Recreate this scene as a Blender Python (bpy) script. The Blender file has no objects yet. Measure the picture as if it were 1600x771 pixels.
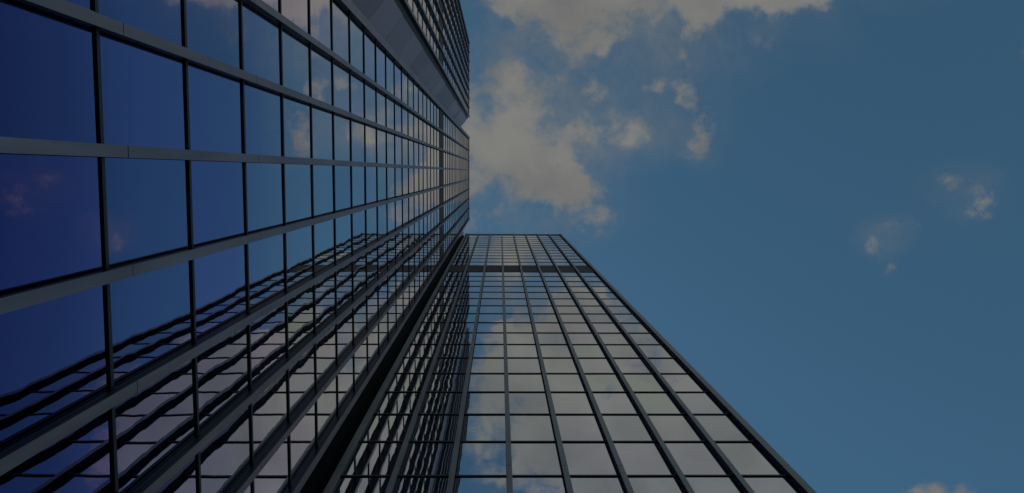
import bpy, math, random
from mathutils import Vector, Matrix

random.seed(7)
scene = bpy.context.scene
col = scene.collection

# ------------------------------------------------------------------ camera
F_PX = 1260.0                      # focal length for a 1600 px wide frame
CAM_Z = 1.6
zc = Vector((-19.0 / F_PX, 117.2 / F_PX, -1.0)).normalized()   # zenith in camera axes
xc = Vector((1.0, -0.005, 0.0))
xc = (xc - zc * xc.dot(zc)).normalized()
yc = zc.cross(xc)
ROT = Matrix((xc, yc, zc))         # camera axes -> world
cd = bpy.data.cameras.new('camera')
cam = bpy.data.objects.new('camera', cd)
col.objects.link(cam)
cd.sensor_width = 36.0
cd.lens = F_PX / 1600.0 * 36.0
cd.clip_start = 0.05
cd.clip_end = 12000
cam.matrix_world = Matrix.Translation((0, 0, CAM_Z)) @ ROT.to_4x4()
scene.camera = cam


def look(px, py):
    """direction seen at a point of the picture, as a place on a cloud layer one unit up"""
    d = ROT @ Vector(((px - 800.0) / F_PX, (385.5 - py) / F_PX, -1.0))
    return d.x / d.z, d.y / d.z


def project(p):
    v = ROT.transposed() @ (Vector(p) - Vector((0, 0, CAM_Z)))
    if v.z > -0.01:
        return None
    return 800.0 + F_PX * v.x / -v.z, 385.5 - F_PX * v.y / -v.z


# ------------------------------------------------------------------ world: sky and clouds
SUN_EL = math.radians(48)
SUN_AZ = Vector((-0.62, 0.78, 0)).normalized()      # behind both buildings
w = bpy.data.worlds.new('World')
scene.world = w
w.use_nodes = True
nt = w.node_tree
nt.nodes.clear()
N = nt.nodes.new
L = nt.links.new


def math_node(tree, op, a, b=None, clamp=False):
    n = tree.nodes.new('ShaderNodeMath')
    n.operation = op
    n.use_clamp = clamp
    for i, v in enumerate((a, b)):
        if v is None:
            continue
        if isinstance(v, (int, float)):
            n.inputs[i].default_value = v
        else:
            tree.links.new(v, n.inputs[i])
    return n.outputs[0]


out = N('ShaderNodeOutputWorld')
bg = N('ShaderNodeBackground')
bg.inputs['Strength'].default_value = 0.10
L(bg.outputs[0], out.inputs[0])
sky = N('ShaderNodeTexSky')
sky.sky_type = 'NISHITA'
sky.sun_disc = False
sky.sun_elevation = SUN_EL
sky.sun_rotation = math.atan2(SUN_AZ.x, SUN_AZ.y)
sky.air_density = 1.0
sky.dust_density = 0.3
sky.ozone_density = 1.5
SKY_TINT = (0.90, 1.44, 1.36, 1)
tint = N('ShaderNodeMix')
tint.data_type = 'RGBA'
tint.blend_type = 'MULTIPLY'
tint.inputs[0].default_value = 1.0
L(sky.outputs[0], tint.inputs[6])
tint.inputs[7].default_value = SKY_TINT

tc = N('ShaderNodeTexCoord')
sep = N('ShaderNodeSeparateXYZ')
L(tc.outputs['Generated'], sep.inputs[0])
zz = math_node(nt, 'MAXIMUM', sep.outputs[2], 0.05)
cu = math_node(nt, 'DIVIDE', sep.outputs[0], zz)
cv = math_node(nt, 'DIVIDE', sep.outputs[1], zz)
comb = N('ShaderNodeCombineXYZ')
L(cu, comb.inputs[0])
L(cv, comb.inputs[1])
# ragged edges: the layer's place is pushed about by noise
wn = N('ShaderNodeTexNoise')
wn.inputs['Scale'].default_value = 11.0
wn.inputs['Detail'].default_value = 9.0
wn.inputs['Roughness'].default_value = 0.64
L(comb.outputs[0], wn.inputs['Vector'])
sub = N('ShaderNodeVectorMath')
sub.operation = 'SUBTRACT'
L(wn.outputs['Color'], sub.inputs[0])
sub.inputs[1].default_value = (0.5, 0.5, 0.5)
sc_ = N('ShaderNodeVectorMath')
sc_.operation = 'MULTIPLY'
L(sub.outputs[0], sc_.inputs[0])
sc_.inputs[1].default_value = (0.062, 0.062, 0.0)
wadd = N('ShaderNodeVectorMath')
wadd.operation = 'ADD'
L(comb.outputs[0], wadd.inputs[0])
L(sc_.outputs[0], wadd.inputs[1])

# cloud banks: (place x, y), (half length, half breadth), turn in degrees, weight
BANKS = [
    (762, 175, 95, 110, 0, 0.9), (775, 265, 100, 75, 0, 0.75), (832, 135, 62, 48, 20, 0.7), (890, 302, 88, 55, 25, 1.25),
    (830, 230, 75, 75, 0, 0.6), (745, 345, 70, 26, 0, 0.4), (855, 285, 75, 55, 0, 0.45), (740, 60, 40, 80, 0, 0.22),
    (945, 214, 115, 36, -22, 0.42), (925, 155, 50, 34, -20, 0.55), (905, 205, 60, 26, 20, 0.4), (1000, 195, 34, 26, 0, 0.2),
    (895, -8, 140, 74, 8, 0.95), (848, 34, 62, 46, 0, 0.55), (790, -60, 60, 40, 0, 0.5), (910, 72, 60, 56, 0, 0.62), (800, -4, 70, 38, 15, 0.7), (980, 20, 60, 55, 10, 0.5),
    (1165, -15, 120, 52, -6, 1.05), (1080, 66, 36, 80, 15, 0.62), (1108, 25, 56, 44, -20, 0.5), (1235, 2, 64, 30, 0, 0.5), (1195, 70, 44, 24, 0, 0.22),
    (1018, 127, 28, 20, 0, 0.72), (1080, 150, 36, 22, 35, 0.36), (1107, 188, 24, 34, 20, 0.42), (1092, 228, 50, 34, -30, 0.5),
    (1160, 148, 14, 14, 0, 0.42),
    (1530, 312, 40, 46, -20, 0.54), (1492, 285, 46, 24, 15, 0.45), (1362, 376, 24, 30, 0, 0.42), (1408, 352, 44, 16, -10, 0.28),
    (1392, 412, 14, 14, 0, 0.34),
    (1450, 775, 60, 30, 0, 0.8), (1512, 772, 36, 28, 0, 0.62),
    # blue holes in the banks
    (850, 88, 60, 34, -20, -0.42), (764, 72, 40, 26, 0, -0.8), (985, 108, 60, 40, 0, -0.5), (1047, 60, 20, 60, 10, -0.7),
    (884, 172, 40, 28, -30, -0.55), (905, 258, 46, 20, 10, -0.5), (846, 330, 34, 18, 0, -0.6), (758, 28, 22, 22, 0, -0.5),
    (905, 318, 16, 14, 0, -0.3),
    # outside the frame, seen mirrored in the glass
    (1050, -140, 330, 150, 0, 1.5), (1110, -240, 320, 130, 0, 1.3), (1340, -180, 130, 120, 0, 1.0), (850, -80, 130, 70, 0, 0.9), (1250, -120, 220, 120, 0, 0.9), (835, -190, 36, 90, 0, 0.4),
    (1700, 90, 120, 60, 20, 0.7), (1750, 520, 140, 60, -20, 0.6), (300, -420, 260, 120, 10, 0.9), (1500, -420, 300, 120, 0, 0.8),
    (900, 1150, 300, 130, 10, 0.8), (100, 1200, 200, 120, 0, 0.7),
]
VEILS = [
    (790, 190, 190, 210, 0, 0.9), (955, 215, 130, 70, -20, 0.7), (890, 40, 220, 130, 0, 0.8), (1100, 60, 120, 110, 0, 0.4),
    (1092, 205, 60, 70, -20, 0.5), (890, 320, 110, 60, 0, 0.6), (1515, 300, 80, 60, 0, 0.4), (1385, 368, 60, 40, 0, 0.4),
    (1110, -200, 420, 260, 0, 0.9),
]


def layer(banks):
    total = None
    for (bx, by, rx, ry, ang, wt) in banks:
        u, v = look(bx, by)
        mp = N('ShaderNodeMapping')
        mp.vector_type = 'TEXTURE'
        mp.inputs['Location'].default_value = (u, v, 0)
        mp.inputs['Rotation'].default_value = (0, 0, math.radians(ang))
        mp.inputs['Scale'].default_value = (rx / F_PX * 1.12, ry / F_PX * 1.12, 1)
        L(wadd.outputs[0], mp.inputs['Vector'])
        ln = N('ShaderNodeVectorMath')
        ln.operation = 'LENGTH'
        L(mp.outputs[0], ln.inputs[0])
        mr = N('ShaderNodeMapRange')
        mr.interpolation_type = 'SMOOTHSTEP'
        mr.inputs[1].default_value = 0.1
        mr.inputs[2].default_value = 1.15
        mr.inputs[3].default_value = wt
        mr.inputs[4].default_value = 0.0
        L(ln.outputs['Value'], mr.inputs[0])
        total = mr.outputs[0] if total is None else math_node(nt, 'ADD', total, mr.outputs[0])
    return total


dens = layer(BANKS)
thin = layer(VEILS)
fb = N('ShaderNodeTexNoise')
fb.inputs['Scale'].default_value = 17.0
fb.inputs['Detail'].default_value = 9.0
fb.inputs['Roughness'].default_value = 0.66
fb.inputs['Distortion'].default_value = 0.15
L(comb.outputs[0], fb.inputs['Vector'])
nz = math_node(nt, 'MULTIPLY', math_node(nt, 'SUBTRACT', fb.outputs['Fac'], 0.5), 4.6)
gate = math_node(nt, 'MULTIPLY', dens, 3.0, clamp=True)
val = math_node(nt, 'ADD', math_node(nt, 'MINIMUM', dens, 1.75), math_node(nt, 'MULTIPLY', nz, gate))
al = N('ShaderNodeMapRange')
al.interpolation_type = 'SMOOTHSTEP'
al.inputs[1].default_value = 0.12
al.inputs[2].default_value = 1.25
al.inputs[3].default_value = 0.0
al.inputs[4].default_value = 0.97
L(val, al.inputs[0])
vn = N('ShaderNodeTexNoise')
vn.inputs['Scale'].default_value = 7.0
vn.inputs['Detail'].default_value = 10.0
vn.inputs['Roughness'].default_value = 0.68
vn.inputs['Distortion'].default_value = 0.15
L(comb.outputs[0], vn.inputs['Vector'])
vm = N('ShaderNodeMapRange')
vm.inputs[1].default_value = 0.38
vm.inputs[2].default_value = 0.68
vm.inputs[3].default_value = 0.05
vm.inputs[4].default_value = 0.62
L(vn.outputs['Fac'], vm.inputs[0])
veil = math_node(nt, 'MULTIPLY', math_node(nt, 'MINIMUM', thin, 1.0), vm.outputs[0])
clear = math_node(nt, 'MULTIPLY', math_node(nt, 'SUBTRACT', 1.0, al.outputs[0]), math_node(nt, 'SUBTRACT', 1.0, veil))
cover = math_node(nt, 'SUBTRACT', 1.0, clear)
# light and dark in the cloud itself
sn = N('ShaderNodeTexNoise')
sn.inputs['Scale'].default_value = 9.0
sn.inputs['Detail'].default_value = 5.0
L(wadd.outputs[0], sn.inputs['Vector'])
cr = N('ShaderNodeValToRGB')
CLOUD_HI = (3.95, 3.95, 3.7)
CLOUD_LO = (3.0, 3.0, 2.95)
cr.color_ramp.elements[0].position = 0.35
cr.color_ramp.elements[0].color = tuple(c / 4 for c in CLOUD_LO) + (1,)
cr.color_ramp.elements[1].position = 0.62
cr.color_ramp.elements[1].color = tuple(c / 4 for c in CLOUD_HI) + (1,)
L(sn.outputs['Fac'], cr.inputs[0])
csc = N('ShaderNodeVectorMath')
csc.operation = 'SCALE'
csc.inputs['Scale'].default_value = 4.0
L(cr.outputs[0], csc.inputs[0])
# a pale bank low down all round, unseen, added to whiten light on metal
hz = N('ShaderNodeMapRange')
hz.interpolation_type = 'SMOOTHSTEP'
hz.inputs[1].default_value = 0.10
hz.inputs[2].default_value = 0.62
hz.inputs[3].default_value = 0.85
hz.inputs[4].default_value = 0.0
L(sep.outputs[2], hz.inputs[0])
low = N('ShaderNodeMix')
low.data_type = 'RGBA'
L(hz.outputs[0], low.inputs[0])
L(tint.outputs[2], low.inputs[6])
low.inputs[7].default_value = (2.9, 2.75, 2.6, 1)
mix = N('ShaderNodeMix')
mix.data_type = 'RGBA'
L(cover, mix.inputs[0])
L(low.outputs[2], mix.inputs[6])
L(csc.outputs[0], mix.inputs[7])
L(mix.outputs[2], bg.inputs['Color'])

# ------------------------------------------------------------------ sun and exposure
sd = bpy.data.lights.new('sun', 'SUN')
sd.energy = 3.0
sd.angle = math.radians(0.5)
sd.color = (1.0, 0.95, 0.87)
sun = bpy.data.objects.new('sun', sd)
col.objects.link(sun)
to_sun = Vector((SUN_AZ.x * math.cos(SUN_EL), SUN_AZ.y * math.cos(SUN_EL), math.sin(SUN_EL)))
sun.rotation_euler = to_sun.to_track_quat('Z', 'Y').to_euler()
sun.location = (-60, 60, 260)

scene.view_settings.view_transform = 'Standard'
scene.view_settings.look = 'None'
scene.view_settings.gamma = 1.0
scene.view_settings.exposure = -0.9
scene.view_settings.use_curve_mapping = False
scene.render.engine = 'CYCLES'
scene.cycles.max_bounces = 8
scene.cycles.glossy_bounces = 6
scene.cycles.diffuse_bounces = 3
scene.cycles.use_denoising = True


# ------------------------------------------------------------------ materials
def new_mat(name):
    m = bpy.data.materials.new(name)
    m.use_nodes = True
    m.node_tree.nodes.clear()
    o = m.node_tree.nodes.new('ShaderNodeOutputMaterial')
    return m, m.node_tree, o


STOPS_BLUE = [(0.0, (0.06, 0.06, 0.22)), (0.47, (0.18, 0.155, 0.38)), (0.53, (0.275, 0.24, 0.48)), (0.60, (0.445, 0.41, 0.71)),
              (0.69, (0.555, 0.525, 0.75)), (0.735, (0.79, 0.76, 0.83)), (0.79, (0.92, 0.895, 0.895)), (1.0, (0.96, 0.95, 0.94))]
STOPS_GREY = [(0.0, (0.12, 0.13, 0.22)), (0.50, (0.50, 0.52, 0.66)), (0.62, (0.73, 0.79, 0.86)), (0.70, (0.78, 0.82, 0.83)),
              (0.85, (0.88, 0.88, 0.87)), (1.0, (0.95, 0.95, 0.94))]


def glass_mat(name, tintc, stops):
    """mirror-coated glazing: violet-blue when looked at square on, neutral at a grazing angle"""
    m, t, o = new_mat(name)
    g = t.nodes.new('ShaderNodeBsdfGlossy')
    g.inputs['Roughness'].default_value = 0.012
    lw = t.nodes.new('ShaderNodeLayerWeight')
    lw.inputs['Blend'].default_value = 0.5
    rp = t.nodes.new('ShaderNodeValToRGB')
    els = rp.color_ramp.elements
    els[0].position, els[0].color = stops[0][0], tuple(a * b for a, b in zip(stops[0][1], tintc)) + (1,)
    els[1].position, els[1].color = stops[-1][0], tuple(a * b for a, b in zip(stops[-1][1], tintc)) + (1,)
    for p, c in stops[1:-1]:
        e = els.new(p)
        e.color = tuple(a * b for a, b in zip(c, tintc)) + (1,)
    t.links.new(lw.outputs['Facing'], rp.inputs[0])
    t.links.new(rp.outputs[0], g.inputs['Color'])
    # the panes are never quite flat
    geo = t.nodes.new('ShaderNodeNewGeometry')
    batch = t.nodes.new('ShaderNodeAttribute')
    batch.attribute_name = 'batch'
    shift = t.nodes.new('ShaderNodeVectorMath')
    shift.operation = 'ADD'
    t.links.new(geo.outputs['Position'], shift.inputs[0])
    t.links.new(batch.outputs['Vector'], shift.inputs[1])
    prev = None
    for scale, det, dist in ((0.42, 0.0, 0.0060), (1.1, 1.2, 0.0014)):
        n1 = t.nodes.new('ShaderNodeTexNoise')
        n1.inputs['Scale'].default_value = scale
        n1.inputs['Detail'].default_value = det
        t.links.new(shift.outputs[0], n1.inputs['Vector'])
        b = t.nodes.new('ShaderNodeBump')
        b.inputs['Strength'].default_value = 1.0
        b.inputs['Distance'].default_value = dist
        t.links.new(n1.outputs['Fac'], b.inputs['Height'])
        if prev is not None:
            t.links.new(prev, b.inputs['Normal'])
        prev = b.outputs[0]
    t.links.new(b.outputs[0], g.inputs['Normal'])
    t.links.new(g.outputs[0], o.inputs[0])
    return m


def metal_mat(name, base, rough, metallic, var=0.12, scale=0.6, streak=True, spec=0.5):
    m, t, o = new_mat(name)
    p = t.nodes.new('ShaderNodeBsdfPrincipled')
    p.inputs['Metallic'].default_value = metallic
    p.inputs['Specular IOR Level'].default_value = spec
    geo = t.nodes.new('ShaderNodeNewGeometry')
    mp = t.nodes.new('ShaderNodeMapping')
    mp.inputs['Scale'].default_value = (1.0, 1.0, 0.12 if streak else 1.0)
    t.links.new(geo.outputs['Position'], mp.inputs['Vector'])
    n = t.nodes.new('ShaderNodeTexNoise')
    n.inputs['Scale'].default_value = scale
    n.inputs['Detail'].default_value = 6
    t.links.new(mp.outputs[0], n.inputs['Vector'])
    r = t.nodes.new('ShaderNodeValToRGB')
    r.color_ramp.elements[0].position = 0.3
    r.color_ramp.elements[1].position = 0.7
    r.color_ramp.elements[0].color = tuple(c * (1 - var) for c in base) + (1,)
    r.color_ramp.elements[1].color = tuple(c * (1 + var) for c in base) + (1,)
    t.links.new(n.outputs['Fac'], r.inputs[0])
    t.links.new(r.outputs[0], p.inputs['Base Color'])
    mr = t.nodes.new('ShaderNodeMapRange')
    mr.inputs[3].default_value = rough * 0.8
    mr.inputs[4].default_value = rough * 1.25
    t.links.new(n.outputs['Fac'], mr.inputs[0])
    t.links.new(mr.outputs[0], p.inputs['Roughness'])
    t.links.new(p.outputs[0], o.inputs[0])
    return m


def glass_set(name, stops, k):
    """four panes of slightly different batches"""
    return [glass_mat(name, (1, 1, 1), stops), glass_mat(name + ' bluish', (.95 - .6 * k, .95 - .4 * k, .95 + .3 * k), stops),
            glass_mat(name + ' greenish', (.98 - .8 * k, .98, .98 - k), stops), glass_mat(name + ' lilac', (1.03, 1.03 - .7 * k, 1.03 + .3 * k), stops)]


GLASS_BLUE = glass_set('blue mirror glass', STOPS_BLUE, 0.075)
GLASS_GREY = glass_set('grey mirror glass', STOPS_GREY, 0.045)
M_CAP = metal_mat('satin aluminium', (0.46, 0.355, 0.34), 0.45, 0.6, var=0.2, scale=2.2)
M_CAP_WARM = metal_mat('warm satin aluminium', (0.44, 0.385, 0.325), 0.45, 0.6, var=0.2, scale=2.2)
M_WEB = metal_mat('dark anodised', (0.012, 0.012, 0.014), 0.5, 0.0)
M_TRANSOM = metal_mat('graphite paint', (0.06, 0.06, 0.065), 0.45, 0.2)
M_UNDER = metal_mat('black underside', (0.008, 0.008, 0.009), 0.6, 0.0)
M_LOUVRE = metal_mat('dark louvre metal', (0.13, 0.10, 0.085), 0.6, 0.0, var=0.25, spec=0.15)
M_CLAD = metal_mat('pale composite panel', (0.56, 0.41, 0.42), 0.45, 0.35, var=0.08, scale=0.15)
M_CLADS = [M_CLAD] + [metal_mat('pale composite panel batch', tuple(c * k for c in (0.56, 0.41, 0.42)), 0.45, 0.35, var=0.08, scale=0.15) for k in (0.86, 1.12)]
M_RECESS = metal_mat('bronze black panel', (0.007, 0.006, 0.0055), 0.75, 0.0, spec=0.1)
M_CORE = metal_mat('core concrete', (0.16, 0.16, 0.16), 0.8, 0.0)
M_ROOF = metal_mat('roof gravel', (0.22, 0.21, 0.2), 0.9, 0.0, scale=3, streak=False)


# ------------------------------------------------------------------ mesh helpers
class MB:
    def __init__(self):
        self.v, self.f, self.mi = [], [], []

    def quadbox(self, pts, mi=0):
        """eight corners: four low (or near) then four high, same order"""
        b = len(self.v)
        self.v += [tuple(p) for p in pts]
        for f in ((3, 2, 1, 0), (4, 5, 6, 7), (0, 1, 5, 4), (1, 2, 6, 5), (2, 3, 7, 6), (3, 0, 4, 7)):
            self.f.append(tuple(b + i for i in f))
            self.mi.append(mi)

    def prism(self, poly, z0, z1, mi=0):
        b = len(self.v)
        n = len(poly)
        self.v += [(x, y, z0) for x, y in poly] + [(x, y, z1) for x, y in poly]
        self.f.append(tuple(b + n - 1 - i for i in range(n)))
        self.f.append(tuple(b + n + i for i in range(n)))
        self.mi += [mi, mi]
        for i in range(n):
            j = (i + 1) % n
            self.f.append((b + i, b + j, b + n + j, b + n + i))
            self.mi.append(mi)

    def build(self, name, mats, parent=None, label=None, kind=None):
        me = bpy.data.meshes.new(name)
        off = Vector(parent.location) if parent else Vector((0, 0, 0))
        me.from_pydata([Vector(p) - off for p in self.v], [], self.f)
        for m in mats:
            me.materials.append(m)
        me.polygons.foreach_set('material_index', self.mi)
        if name == 'window':                      # every pane is bowed in its own way
            at = me.attributes.new('batch', 'FLOAT_VECTOR', 'FACE')
            for i in range(0, len(me.polygons), 6):
                r = (random.uniform(-40, 40), random.uniform(-40, 40), random.uniform(-40, 40))
                for k in range(6):
                    at.data[i + k].vector = r
        import bmesh
        bm = bmesh.new()
        bm.from_mesh(me)
        bmesh.ops.recalc_face_normals(bm, faces=bm.faces)
        bm.to_mesh(me)
        bm.free()
        me.update()
        o = bpy.data.objects.new(name, me)
        col.objects.link(o)
        if parent:
            o.parent = parent
        if label:
            o['label'] = label
        if kind:
            o['kind'] = kind
        return o


class Face:
    """a vertical wall: s runs along it, n stands out of it"""
    def __init__(self, o, s, n):
        self.o, self.s, self.n = Vector(o), Vector(s), Vector(n)

    def p(self, s, n, z):
        q = self.o + self.s * s + self.n * n
        return (q.x, q.y, z)

    def box(self, mb, s0, s1, n0, n1, z0, z1, mi=0):
        mb.quadbox([self.p(s0, n0, z0), self.p(s1, n0, z0), self.p(s1, n1, z0), self.p(s0, n1, z0),
                    self.p(s0, n0, z1), self.p(s1, n0, z1), self.p(s1, n1, z1), self.p(s0, n1, z1)], mi)


H = 3.9
def zl(n):
    return CAM_Z + n * H


LOWER = [0.0] + [zl(0.6 + k) for k in range(24)]        # floor lines up to the plant floor
PLANT = (zl(23.6), zl(25.22))
def upper(n):
    return [zl(25.22 + k) for k in range(n + 1)]


FIN_OUT = 0.225


def fin(face, root, s, wd, z0, z1, cap=None):
    """dark channel standing out of the glass, a bright bead along its flank, a satin cover plate on its front"""
    mb = MB()
    face.box(mb, s - wd * .36, s + wd * .36, -0.05, 0.145, z0, z1 - 0.02, 1)
    face.box(mb, s - wd * .36 - .012, s + wd * .36 + .012, 0.060, 0.068, z0, z1 - 0.02, 2)
    face.box(mb, s - wd * .5, s + wd * .5, 0.144, FIN_OUT - 0.006, z0, z1 - 0.01, 1)
    body = mb.build('vertical_fin', [M_CAP, M_WEB, M_TRANSOM], root)
    mb = MB()
    # cover plates in lengths of two floors, joints left open
    zs = [z0] + [z for z in (zl(0.6 + 0.14 + k) for k in range(1, 60, 2)) if z0 + 1 < z < z1 - 1] + [z1]
    for a, b in zip(zs[:-1], zs[1:]):
        j = random.uniform(-0.002, 0.002)
        face.box(mb, s - wd * .5 - .003, s + wd * .5 + .003, FIN_OUT - 0.007, FIN_OUT + j, a + 0.013, b - 0.013, 0)
    for i, p in enumerate(mb.v):
        mb.v[i] = tuple(Vector(p) - Vector(root.location))
    plate = mb.build('cover_plate', [cap or M_CAP])
    plate.parent = body
    return body


def pane_box(face, mb, s0, s1, z0, z1, mi):
    a, b = random.gauss(0, 0.0013), random.gauss(0, 0.0010)
    cs, cz = (s0 + s1) / 2, (z0 + z1) / 2
    def q(s, n, z):
        return face.p(s, n + a * (s - cs) + b * (z - cz), z)
    mb.quadbox([q(s0, -0.03, z0), q(s1, -0.03, z0), q(s1, 0, z0), q(s0, 0, z0),
                q(s0, -0.03, z1), q(s1, -0.03, z1), q(s1, 0, z1), q(s0, 0, z1)], mi)


def shown(pts):
    """how large four corners show in the frame, in pixels"""
    q = [project(p) for p in pts]
    if any(x is None for x in q):
        return 0.0
    ar = abs(sum(q[i][0] * q[(i + 1) % 4][1] - q[(i + 1) % 4][0] * q[i][1] for i in range(4))) / 2
    ins = 0
    for i in range(7):
        for j in range(7):
            a, b = (i + .5) / 7, (j + .5) / 7
            x = (q[0][0] * (1 - a) + q[1][0] * a) * (1 - b) + (q[3][0] * (1 - a) + q[2][0] * a) * b
            y = (q[0][1] * (1 - a) + q[1][1] * a) * (1 - b) + (q[3][1] * (1 - a) + q[2][1] * a) * b
            ins += (0 <= x <= 1600 and 0 <= y <= 771)
    return ar * ins / 49.0


def glaze(root, jobs, GLASS, most=100):
    """jobs: (face, s0, s1, z0, z1); the panes that show largest are parts of their own"""
    ranked = sorted(jobs, key=lambda j: -shown([j[0].p(j[1], 0, j[3]), j[0].p(j[2], 0, j[3]), j[0].p(j[2], 0, j[4]), j[0].p(j[1], 0, j[4])]))
    for j in ranked[:most]:
        mb = MB()
        pane_box(*([j[0], mb] + list(j[1:]) + [0]))
        mb.build('window', [random.choices(GLASS, (6, 3, 1, 3))[0]], root)
    mb = MB()
    for j in ranked[most:]:
        pane_box(*([j[0], mb] + list(j[1:]) + [random.choices(range(4), (6, 3, 1, 3))[0]]))
    mb.build('window', GLASS, root, kind='stuff')


def transom(face, root, s0, s1, z):
    mb = MB()
    face.box(mb, s0, s1, -0.02, 0.042, z - 0.058, z + 0.058, 0)
    return mb.build('transom', [M_TRANSOM, M_UNDER], root)


def dark_underside(o):  # downward faces of a bar take the near-black material
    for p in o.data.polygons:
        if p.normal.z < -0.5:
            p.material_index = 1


def dress(face, root, edges, zs_top, zt, s0, s1):
    """edges: pairs of s between fins; returns pane jobs"""
    jobs = []
    lines = LOWER + zs_top
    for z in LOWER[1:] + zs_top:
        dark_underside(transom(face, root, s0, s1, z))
    for (a, b) in edges:
        for zz_ in (LOWER, zs_top):
            for z0, z1 in zip(zz_[:-1], zz_[1:]):
                jobs.append((face, a, b, z0 + 0.012, z1 - 0.012))
        mb = MB()
        face.box(mb, a, b, -0.03, 0.012, PLANT[0] + 0.066, PLANT[1] - 0.066)
        mb.build('louvre_panel', [M_LOUVRE], root)
        jobs.append((face, a, b, zs_top[-1] + 0.012, zt - 0.12))
    return jobs


def thing(name, label, cat, loc):
    o = bpy.data.objects.new(name, None)
    col.objects.link(o)
    o.location = loc
    o['label'] = label
    o['category'] = cat
    return o


# ------------------------------------------------------------------ ground (below the camera)
mb = MB()
mb.v = [(-4000, -4000, 0), (4000, -4000, 0), (4000, 4000, 0), (-4000, 4000, 0)]
mb.f = [(0, 1, 2, 3)]
mb.mi = [0]
g = mb.build('ground', [metal_mat('paving', (0.2, 0.195, 0.185), 0.85, 0.0, scale=2, streak=False)])
g['kind'] = 'structure'

# ------------------------------------------------------------------ left skyscraper
D1 = 6.856
TOP_L = zl(45.9)
left = thing('glass_skyscraper', 'tall dark blue mirror-glass skyscraper with a pale panelled notch, filling the left side', 'skyscraper',
             (-D1 - 12, -9.5, 0))
YC, YA, YB, YE = 10.67, -7.54, -11.75, -27.9
mb = MB()
mb.prism([(-D1 - 0.06, YC - 0.06), (-38, YC - 0.06), (-38, YE + .06), (-D1 - 0.06, YE + .06), (-D1 - 0.06, YB - .06),
          (-9.35, -9.0), (-9.35, YA + .06), (-D1 - 0.06, YA + .06)], 0, TOP_L - 0.5)
mb.build('wall', [M_CORE], left)
mb = MB()
mb.prism([(-D1 - 0.3, YC - 0.3), (-37.7, YC - 0.3), (-37.7, YE + .3), (-D1 - 0.3, YE + .3), (-D1 - 0.3, YB - .3),
          (-9.7, -9.2), (-9.7, YA + .3), (-D1 - 0.3, YA + .3)], TOP_L - 0.5, TOP_L - 0.3)
mb.build('roof', [M_ROOF], left)

fm = Face((-D1, 0, 0), (0, 1, 0), (1, 0, 0))
fins_m = [-0.32 + 2.14 * j for j in range(-2, 5)]
sm = [(-7.3, 0.46)] + [(s, 0.21) for s in fins_m] + [(10.5, 0.32)]
for s, wd in sm:
    fin(fm, left, s, wd, 0.0, TOP_L)
edges = [(sm[i][0], sm[i + 1][0]) for i in range(len(sm) - 1)]
jobs = dress(fm, left, edges, upper(20), TOP_L, YA + 0.1, YC - 0.1)
fins_f = [-11.89 - 1.98 * k for k in range(9)]
for i, s in enumerate(fins_f):
    fin(fm, left, s, 0.22 if 0 < i < 8 else 0.28, 0.0, TOP_L)
jobs += dress(fm, left, [(fins_f[i + 1], fins_f[i]) for i in range(8)], upper(20), TOP_L, YE + 0.05, YB - 0.05)
glaze(left, jobs, GLASS_BLUE)
# coping along the top of both faces
mb = MB()
fm.box(mb, YA + 0.02, YC, -0.4, 0.10, TOP_L - 0.12, TOP_L)
mb.build('parapet', [M_CAP], left)
mb = MB()
fm.box(mb, YE, YB, -0.4, 0.10, TOP_L - 0.12, TOP_L)
mb.build('parapet', [M_CAP], left)

# the notch: a slanting wall of pale panels, two floors each
p0, p1 = Vector((-D1 - 0.16, YB, 0)), Vector((-9.3, -8.85, 0))
sdir = (p1 - p0).normalized()
ndir = Vector((sdir.y, -sdir.x, 0))
if ndir.x < 0:
    ndir = -ndir
fn = Face(p0, sdir, ndir)
ln_ = (p1 - p0).length
mb = MB()
fm.box(mb, YB - 0.05, YB + 0.03, -0.22, -0.004, 0, TOP_L - 0.13)
mb.build('corner_trim', [M_WEB], left)
zs = [0.0] + [zl(0.74 + k) for k in range(1, 45, 2)] + [TOP_L]
for a, b in zip(zs[:-1], zs[1:]):
    mb = MB()
    t = random.gauss(0, 0.012)
    mb.quadbox([fn.p(0.03, -0.05, a + 0.03), fn.p(ln_, -0.05, a + 0.03), fn.p(ln_, 0.02 + t, a + 0.03), fn.p(0.03, 0.02, a + 0.03),
                fn.p(0.03, -0.05, b - 0.03), fn.p(ln_, -0.05, b - 0.03), fn.p(ln_, 0.02 - t, b - 0.03), fn.p(0.03, 0.02, b - 0.03)])
    mb.build('cladding_panel', [random.choice(M_CLADS)], left)

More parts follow.
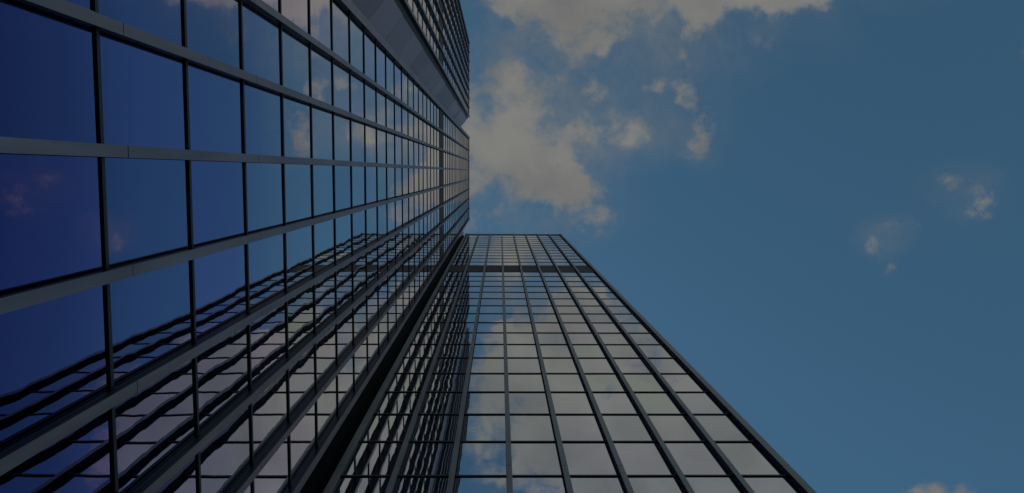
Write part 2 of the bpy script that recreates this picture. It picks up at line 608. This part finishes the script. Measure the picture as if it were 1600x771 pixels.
# the dark slot between the two buildings
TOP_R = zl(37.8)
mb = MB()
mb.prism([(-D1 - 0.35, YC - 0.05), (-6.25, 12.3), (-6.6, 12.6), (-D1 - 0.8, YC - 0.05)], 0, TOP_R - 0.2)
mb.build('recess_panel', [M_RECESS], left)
mb = MB()
a, b = zl(31.5), TOP_R - 0.1  # pale wedge, widening towards the top of the slot
mb.quadbox([(-D1 - 0.02, YC + 0.02, a), (-D1 + 0.01, YC + 0.05, a), (-D1 - 0.04, YC + 0.1, a), (-D1 - 0.07, YC + 0.07, a),
            (-D1 - 0.02, YC + 0.02, b), (-6.5, 11.25, b), (-6.55, 11.3, b), (-D1 - 0.07, YC + 0.07, b)])
mb.build('cladding_panel', [M_CLAD], left, label='pale tapered piece at the top of the dark slot')

# ------------------------------------------------------------------ right tower
D2 = 11.51
tower = thing('glass_tower', 'slimmer grey mirror-glass tower with vertical fins and one dark band, right of centre', 'tower', (2.5, D2 + 10, 0))
XL, XR = -6.17, 11.28
mb = MB()
mb.prism([(XL + 0.06, D2 + 0.06), (XR - 0.06, D2 + 0.06), (XR - 0.06, D2 + 24), (XL + 0.06, D2 + 24)], 0, TOP_R - 0.5)
mb.build('wall', [M_CORE], tower)
mb = MB()
mb.prism([(XL + 0.4, D2 + 0.4), (XR - 0.4, D2 + 0.4), (XR - 0.4, D2 + 23.7), (XL + 0.4, D2 + 23.7)], TOP_R - 0.5, TOP_R - 0.3)
mb.build('roof', [M_ROOF], tower)
ft = Face((0, D2, 0), (1, 0, 0), (0, -1, 0))
fins_t = [-6.04 + 2.146 * k for k in range(9)]
for i, s in enumerate(fins_t):
    fin(ft, tower, s, 0.21 if 0 < i < 8 else 0.3, 0.0, TOP_R, M_CAP_WARM)
jobs = dress(ft, tower, [(fins_t[i], fins_t[i + 1]) for i in range(8)], upper(12), TOP_R, XL + 0.1, XR - 0.1)
# the tower's far side, round the corner
fr = Face((XR, D2, 0), (0, 1, 0), (1, 0, 0))
fins_r = [0.25 + 2.137 * k for k in range(11)]
mbs = MB()
for a, b in zip(fins_r[:-1], fins_r[1:]):
    for zz_ in (LOWER, upper(12)):
        for z0, z1 in zip(zz_[:-1], zz_[1:]):
            jobs.append((fr, a + 0.08, b - 0.08, z0 + 0.05, z1 - 0.05))
glaze(tower, jobs, GLASS_GREY)
mb = MB()
ft.box(mb, XL, XR, -0.4, 0.10, TOP_R - 0.12, TOP_R)
mb.build('parapet', [M_CAP], tower)
